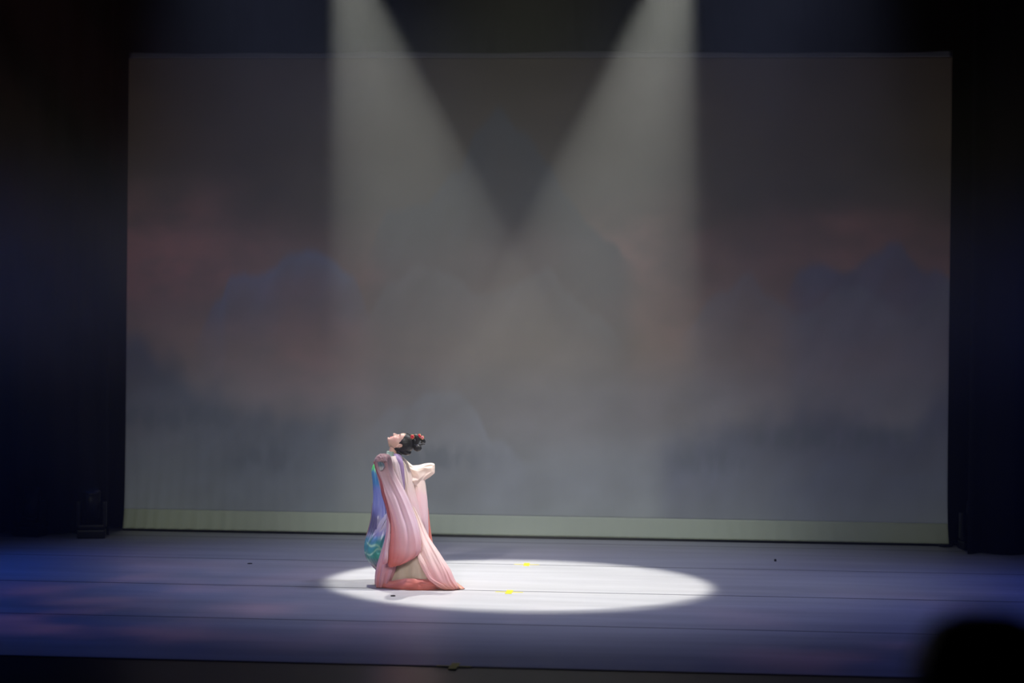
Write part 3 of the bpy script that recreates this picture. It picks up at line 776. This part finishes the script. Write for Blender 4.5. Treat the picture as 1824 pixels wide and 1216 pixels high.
loft('sleeve_drape', [(716, 838, 750, 842, 0.15, 0.05), (713, 854, 757, 856, 0.15, 0.075), (712, 872, 759.5, 872, 0.14, 0.085), (712, 890, 761.5, 890, 0.13, 0.09), (716, 910, 762.5, 910, 0.12, 0.09),
      (724, 930, 762.8, 930, 0.10, 0.08), (736, 946, 763, 946, 0.09, 0.07), (748, 960, 763, 960, 0.08, 0.05), (757, 970, 763, 968, 0.08, 0.02)],
      c_sl, fold=0.028, freq=1.5, run=1.6, seed=6, floor=False, parent=slv)
def c_or(px, py, ca, sa, t, d): return mix(SALMON, CORAL, 0.5+0.5*d)
loft('robe_lining', [(752, 905, 763, 905, 0.16, 0.03), (752, 930, 765.5, 930, 0.16, 0.04), (754, 950, 768, 950, 0.15, 0.045), (758, 972, 772, 972, 0.14, 0.05), (768, 995, 780, 995, 0.12, 0.04)],
      c_or, fold=0.015, freq=1.8, run=2, seed=7, floor=False, parent=robe, label='coral lining hanging behind the sleeve')
# the robe swept back over the rear leg to the trailing tip
def c_tr(px, py, ca, sa, t, d): return mix(ramp([(920, mix(CREAM, PINK, 0.4)), (990, mix(CREAM, PINK, 0.6)), (1030, mix(PINK, ROSE, 0.5)), (1056, rgb(236, 170, 148))], py), ROSE, max(0, -d)*0.5)
loft('robe_train', [(727, 892, 731, 893, -0.06, 0.015), (735, 908, 741, 909, -0.08, 0.025), (740, 924, 749, 925, -0.11, 0.035), (742, 940, 757, 942, -0.13, 0.05), (744, 960, 766, 960, -0.16, 0.06), (747, 980, 778, 978, -0.185, 0.07), (751, 1000, 790, 996, -0.20, 0.08),
      (757, 1018, 802, 1014, -0.215, 0.09), (766, 1034, 810, 1032, -0.225, 0.09), (782, 1047, 817, 1044, -0.22, 0.08), (798, 1052, 818, 1048, -0.20, 0.05)],
      c_tr, fold=0.040, freq=1.6, run=1.4, seed=8, parent=robe, label='pale pink train of the robe sweeping back to the floor')
loft('train_tip', [(806, 1037, 812, 1036, -0.12, 0.02), (806, 1044, 818, 1041, -0.16, 0.04), (806, 1049, 824, 1045, -0.17, 0.045), (806, 1052, 828, 1049, -0.17, 0.045)],
      lambda px, py, ca, sa, t, d: mix(rgb(244, 196, 170), rgb(226, 140, 124), 0.5-0.8*d), fold=0.03, freq=2.2, run=1.0, seed=31, parent=robe, n=90, rows=50, label='peach ruffled tip of the train')
loft('robe_fold', [(741, 978, 747, 976, -0.22, 0.02), (744, 992, 752, 990, -0.26, 0.03), (749, 1006, 759, 1004, -0.285, 0.035), (756, 1020, 766, 1018, -0.285, 0.035), (764, 1032, 776, 1030, -0.295, 0.035), (778, 1043, 798, 1041, -0.30, 0.03), (790, 1049, 808, 1048, -0.29, 0.02)],
      c_tr, fold=0.02, freq=1.5, run=2, seed=12, parent=robe)
# front edges of the robe falling between the turquoise panel and the near sleeve
def c_fe(px, py, ca, sa, t, d): return mix(ramp([(860, rgb(176, 110, 128)), (930, rgb(210, 166, 196)), (980, rgb(228, 178, 196)), (1030, rgb(230, 162, 170)), (1052, SALMON)], py), rgb(225, 200, 225), max(0, d)*0.5)
loft('robe_front_edge', [(684, 870, 688, 870, -0.19, 0.02), (688, 892, 694, 892, -0.19, 0.03), (689, 915, 698, 915, -0.19, 0.035), (689, 940, 699, 940, -0.19, 0.04), (685, 962, 701, 962, -0.19, 0.045),
      (678, 985, 704, 985, -0.19, 0.05), (672, 1005, 706, 1005, -0.19, 0.055), (669, 1022, 702, 1024, -0.19, 0.055), (669, 1036, 696, 1040, -0.19, 0.05), (671, 1048, 688, 1050, -0.19, 0.035)],
      c_fe, fold=0.040, freq=1.5, run=1.2, seed=9, parent=robe, label='lilac pink front edge of the robe')
loft('robe_fold', [(690, 915, 692, 915, -0.34, 0.015), (692, 932, 695.5, 932, -0.34, 0.02), (690, 955, 695, 955, -0.34, 0.02), (686, 978, 693, 978, -0.33, 0.025), (683, 996, 692, 996, -0.33, 0.03), (681, 1005, 690, 1003, -0.33, 0.03)],
      lambda px, py, ca, sa, t, d: mix(rgb(246, 214, 226), rgb(214, 130, 140), sm(985, 1005, py)*0.7+max(0, -d)*0.4), fold=0.02, freq=1.8, run=3, seed=33, n=50, parent=robe)
# near (left) sleeve hanging from the raised forearm
def c_ns(px, py, ca, sa, t, d):
    c = ramp([(808, rgb(170, 128, 132)), (822, rgb(182, 140, 146)), (845, rgb(214, 182, 188)), (880, rgb(236, 208, 220)), (930, rgb(247, 219, 232)), (975, rgb(244, 194, 202)), (1000, rgb(230, 146, 144)), (1010, CORAL)], py+6*d)
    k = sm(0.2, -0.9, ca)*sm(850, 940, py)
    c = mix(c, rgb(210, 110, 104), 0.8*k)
    k = math.exp(-((px-674-(py-828)*0.22)/3.2)**2)*sm(835, 822, abs(py-0)) if py < 900 else 0
    return c
ns = loft('sleeve', [(676, 808, 686, 808, -0.30, 0.05), (670, 813, 694, 811, -0.31, 0.10), (667, 822, 697, 820, -0.31, 0.125), (669, 836, 700, 834, -0.30, 0.12), (673, 852, 707, 850, -0.29, 0.11), (678, 872, 717, 868, -0.28, 0.10),
      (684, 892, 727, 888, -0.28, 0.095), (690, 914, 735, 908, -0.28, 0.09), (694, 936, 743, 930, -0.28, 0.09), (694.5, 956, 748, 952, -0.28, 0.09), (693, 974, 750, 970, -0.28, 0.085), (691, 990, 747, 985, -0.28, 0.075), (691, 1002, 734, 996, -0.28, 0.06), (693, 1010, 714, 1006, -0.28, 0.035)],
      c_ns, fold=0.034, freq=1.35, run=0.9, seed=10, floor=False, foldf=lambda t: 0.5+0.5*math.sin(math.pi*t)+0.4*max(0, t-0.8)*5*0.5, label='long rose sleeve hanging from the raised forearm')
# dark red seam fold down the front edge of that sleeve, the gathered cloth at the wrist, its opening
def c_dr(px, py, ca, sa, t, d): return mix(rgb(150, 74, 84), rgb(190, 110, 120), 0.5+0.5*d)
loft('sleeve_seam', [(665, 822, 669, 821, -0.40, 0.012), (670, 838, 675, 837, -0.40, 0.015), (676, 856, 681, 855, -0.385, 0.016), (680, 880, 686, 879, -0.37, 0.016), (686, 900, 691, 899, -0.36, 0.014), (692, 925, 696, 924, -0.35, 0.012), (694, 950, 697, 950, -0.34, 0.01)],
      c_dr, fold=0.006, freq=1.3, run=3, seed=14, floor=False, parent=ns, n=40)
loft('wrist_gather', [(667, 818, 671, 826, -0.41, 0.018), (672, 812, 677, 824, -0.42, 0.032), (678, 809.5, 684, 822, -0.415, 0.038), (684, 811, 690, 823, -0.40, 0.034), (689, 815, 694, 827, -0.375, 0.02)],
      lambda px, py, ca, sa, t, d: mix(rgb(156, 110, 118), rgb(205, 172, 176), 0.5+0.6*d), fold=0.022, freq=1.2, run=4, seed=15, floor=False, parent=ns, n=90)
sheet('cuff_lining', [[(672, 823, -0.44), (677, 822, -0.455), (683, 824, -0.44)], [(674, 830, -0.435), (679, 829, -0.45), (685, 830, -0.435)], [(676, 837, -0.425), (679, 838, -0.435), (682, 836, -0.425)]],
      lambda px, py, u, v, d: mix(rgb(120, 140, 150), rgb(210, 205, 205), sm(828, 834, py)+0.2*d), fold=0.01, fu=3, nu=24, nv=24, parent=ns, label='grey blue inside of the cuff')
# collar: mint inner collar and lilac band running down the front
loft('collar', [(689.5, 803, 704, 804, 0.0, 0.050), (688.5, 807, 705, 807.5, 0.0, 0.062), (686.5, 812, 706, 813, 0.0, 0.09), (684, 818, 707, 818, 0.0, 0.13), (683, 821, 707, 821, 0.0, 0.13)],
     lambda px, py, ca, sa, t, d: MINT, fold=0.006, seed=11, floor=False, n=80, rows=40, label='pale mint inner collar')
def c_band(px, py, u, v, d): return mix(rgb(150, 126, 170), rgb(178, 150, 190), 0.5+0.5*d)
sheet('collar_band', [[(701, 808, -0.10), (707, 808, -0.11), (714, 810, -0.06)], [(704, 818, -0.165), (711, 818, -0.175), (717, 820, -0.15)], [(708, 832, -0.185), (715, 832, -0.19), (719.5, 832, -0.175)], [(712, 850, -0.19), (717, 850, -0.195), (720.5, 850, -0.18)], [(717, 872, -0.19), (719, 872, -0.195), (721, 872, -0.185)]],
      c_band, fold=0.003, nu=20, nv=60, seed=2, label='lilac collar band running down the robe')
sheet('robe_lapel', [[(689, 815, -0.12), (697, 813, -0.15), (703, 812, -0.15), (707, 812, -0.12)], [(690, 826, -0.18), (699, 825, -0.20), (706, 825, -0.195), (711, 825, -0.18)], [(696, 845, -0.19), (704, 845, -0.21), (711, 845, -0.205), (715, 845, -0.19)], [(706, 868, -0.19), (712, 868, -0.21), (717, 868, -0.205), (719, 868, -0.19)], [(716, 890, -0.19), (719, 890, -0.20), (721, 890, -0.20), (723, 890, -0.19)]],
      lambda px, py, u, v, d: mix(CREAM, LILAC, 0.25+0.3*d+0.3*v), fold=0.008, fu=4, nu=40, nv=60, seed=21, label='cream lapel crossing the chest')
# ------------------------------------------------------------------ the spectator low in the right corner
AY = CAM.y+3.15
hc = P(1757, 1240, AY)
fz = 0.70                                              # floor of that row
aud = empty('person', (hc.x, AY, fz))
tag(aud, 'dark blurred head of a seated spectator at the lower right corner', 'person')
av = []; ae = []; ar = []
def A(p, r, par=None):
    av.append(hc+Vector(p)); ar.append(r); i = len(av)-1
    if par is not None: ae.append((par, i))
    return i
hz0 = fz-hc.z                                          # floor below the head centre
pz = hz0+0.47+0.10
p0 = A((0, 0.02, pz), (0.17, 0.12)); p1 = A((0, -0.02, pz+0.22), (0.15, 0.11), p0); p2 = A((0, -0.02, pz+0.40), (0.17, 0.11), p1)
p3 = A((0, 0.0, -0.20), (0.10, 0.08), p2); p4 = A((0, 0.0, -0.12), 0.055, p3); A((0, 0.01, -0.02), 0.06, p4)
for s in (-1, 1):
    s1 = A((s*0.18, -0.01, -0.27), 0.062, p3); e1 = A((s*0.23, 0.02, -0.55), 0.048, s1)
    w = A((s*0.14, 0.27, pz+0.04), 0.030, e1); pc = A((s*0.12, 0.34, pz+0.03), (0.034, 0.018), w)
    for k, (o_, l_) in enumerate(((-0.028, 0.06), (-0.009, 0.07), (0.010, 0.066), (0.028, 0.05))):
        q = A((s*0.12+o_, 0.385, pz+0.03), 0.0095, pc); A((s*0.12+o_*1.1, 0.385+l_, pz+0.012), 0.0085, q)
    q = A((s*0.12-s*0.045, 0.34, pz+0.03), 0.011, pc); A((s*0.12-s*0.06, 0.375, pz+0.02), 0.009, q)
    h = A((s*0.10, 0.06, pz-0.01), 0.09, p0); k = A((s*0.13, 0.50, pz+0.0), 0.062, h); f = A((s*0.13, 0.52, hz0+0.09), 0.042, k); A((s*0.14, 0.70, hz0+0.035), 0.034, f)
am = skin_parts(av, ae, ar)
# skull with a face turned to the stage
def ahead(z, a, grow=0.0, face=True):
    p = head_point(z, a, grow, face); return hc+Vector((p.x*1.05, p.y, p.z*1.02))
NZ2 = 60; NA2 = 64; vs = []; fs = []
for j in range(NZ2+1):
    for k in range(NA2): vs.append(ahead(-0.118+0.230*j/NZ2, 2*math.pi*k/NA2))
for j in range(NZ2):
    for k in range(NA2): fs.append((j*NA2+k, j*NA2+(k+1) % NA2, (j+1)*NA2+(k+1) % NA2, (j+1)*NA2+k))
fs.append(tuple(range(NA2))[::-1]); fs.append(tuple(NZ2*NA2+k for k in range(NA2)))
bme = joined_remesh('spectator_body', am+[mesh('t', vs, fs)], 0.007, 1)
at = bme.color_attributes.new('Col', 'FLOAT_COLOR', 'POINT'); at.data.foreach_set('color', np.array([(0.45, 0.28, 0.20, 1)]*len(bme.vertices), dtype=np.float32).ravel())
bme.materials.clear()
link('body', bme, M['skin'], aud)
vs = []; fs = []
for j in range(NZ2+1):
    z = -0.085+0.205*j/NZ2
    for k in range(NA2):
        a = 2*math.pi*k/NA2; q = head_point(min(z, 0.1119), a, 0, False)
        lim = interp([(-0.12, -0.01), (0.0, 0.02), (0.04, 0.06), (0.08, 0.10), (0.12, 0.3)], z)[0]
        h = min(max((lim-q.y)/0.02, 0), 1); side = min(1, abs(q.x)/0.04)
        g = -0.006+h*(0.052+0.006*noise.noise(Vector((math.cos(a)*3, math.sin(a)*3, z*20))))
        p = head_point(min(z, 0.1119), a, g, False)
        if z > 0.07: p.z += (z-0.07)*0.5*h
        vs.append(hc+p)
for j in range(NZ2):
    for k in range(NA2): fs.append((j*NA2+k, j*NA2+(k+1) % NA2, (j+1)*NA2+(k+1) % NA2, (j+1)*NA2+k))
fs.append(tuple(range(NA2))[::-1]); fs.append(tuple(NZ2*NA2+k for k in range(NA2)))
link('hair', mesh('hair', vs, fs), M['hair'], aud)
jv = []; je = []; jr = []
def Jk(p, r, par=None):
    jv.append(hc+Vector(p)); jr.append(r); i = len(jv)-1
    if par is not None: je.append((par, i))
    return i
q0 = Jk((0, 0.02, pz+0.02), (0.19, 0.14)); q1 = Jk((0, -0.02, pz+0.22), (0.175, 0.13), q0); q2 = Jk((0, -0.02, pz+0.40), (0.19, 0.13), q1); q3 = Jk((0, 0, -0.21), (0.12, 0.09), q2)
for s in (-1, 1):
    s1 = Jk((s*0.185, -0.01, -0.27), 0.078, q3); e1 = Jk((s*0.235, 0.02, -0.55), 0.064, s1); Jk((s*0.15, 0.25, pz+0.045), 0.044, e1)
link('coat', skin_mesh(jv, je, jr, 0), M['dark_coat'], aud)
tv = []; te = []; tr = []
def Tk(p, r, par=None):
    tv.append(hc+Vector(p)); tr.append(r); i = len(tv)-1
    if par is not None: te.append((par, i))
    return i
t0_ = Tk((0, 0.02, pz-0.01), (0.18, 0.12))
for s in (-1, 1):
    h = Tk((s*0.10, 0.08, pz-0.01), 0.098, t0_); k = Tk((s*0.13, 0.50, pz), 0.072, h); Tk((s*0.13, 0.52, hz0+0.12), 0.055, k)
link('trousers', skin_mesh(tv, te, tr, 0), M['trouser'], aud)
# the seat under the spectator
st = empty('theatre_seat', (hc.x, AY, fz)); tag(st, 'dark red folding theatre seat under the spectator', 'seat')
def sbox(name, x0, x1, y0, y1, z0, z1, m):
    bm = bmesh.new(); box(bm, hc.x+x0, hc.x+x1, AY+y0, AY+y1, fz+z0, fz+z1, 0.02); return bm_obj(name, bm, m, st)
sbox('seat_cushion', -0.25, 0.25, -0.13, 0.40, 0.32, 0.42, M['seat_fabric'])
sbox('backrest', -0.25, 0.25, -0.24, -0.165, 0.40, 0.92, M['seat_fabric'])
sbox('armrest', -0.40, -0.345, -0.2, 0.30, 0.0, 0.60, M['black_plastic']); sbox('armrest', 0.345, 0.40, -0.2, 0.30, 0.0, 0.60, M['black_plastic'])

# ------------------------------------------------------------------ stage haze
hz = bpy.data.materials.new('stage_haze'); hz.use_nodes = True
nt = hz.node_tree; nt.nodes.remove(nt.nodes['Principled BSDF']); out = nt.nodes['Material Output']
vsn = nt.nodes.new('ShaderNodeVolumeScatter'); vsn.inputs['Anisotropy'].default_value = 0.15
vsn.inputs['Color'].default_value = (0.97, 1.0, 0.97, 1)
nt.links.new(vsn.outputs[0], out.inputs['Volume'])
geo = nt.nodes.new('ShaderNodeNewGeometry'); sp = nt.nodes.new('ShaderNodeSeparateXYZ'); nt.links.new(geo.outputs['Position'], sp.inputs[0])
mr = nt.nodes.new('ShaderNodeMath'); mr.operation = 'DIVIDE'; nt.links.new(sp.outputs['Z'], mr.inputs[0]); mr.inputs[1].default_value = 8.0
rp = nt.nodes.new('ShaderNodeValToRGB'); nt.links.new(mr.outputs[0], rp.inputs[0])
HZ = [(0.0, 0.008), (0.22, 0.015), (0.40, 0.045), (0.58, 0.038), (0.80, 0.014), (1.0, 0.009)]
for k_, (p_, v_) in enumerate(HZ):
    e_ = rp.color_ramp.elements[k_] if k_ < 2 else rp.color_ramp.elements.new(p_)
    e_.position = p_; e_.color = (v_, v_, v_, 1)
nz = nt.nodes.new('ShaderNodeTexNoise'); nz.inputs['Scale'].default_value = 0.9; nz.inputs['Detail'].default_value = 2
nt.links.new(geo.outputs['Position'], nz.inputs['Vector'])
rn = nt.nodes.new('ShaderNodeMapRange'); nt.links.new(nz.outputs['Fac'], rn.inputs[0])
rn.inputs['From Min'].default_value = 0.3; rn.inputs['From Max'].default_value = 0.7; rn.inputs['To Min'].default_value = 0.65; rn.inputs['To Max'].default_value = 1.35
ml = nt.nodes.new('ShaderNodeMath'); ml.operation = 'MULTIPLY'; nt.links.new(rp.outputs[0], ml.inputs[0]); nt.links.new(rn.outputs[0], ml.inputs[1])
nt.links.new(ml.outputs[0], vsn.inputs['Density'])
bm = bmesh.new(); box(bm, -8.9, 8.9, -5.0, BY-0.05, 0.002, 8.4)
o = bm_obj('stage_haze', bm, hz)
tag(o, 'thin haze over the stage that shows the two white light beams', 'haze', None, 'stuff')
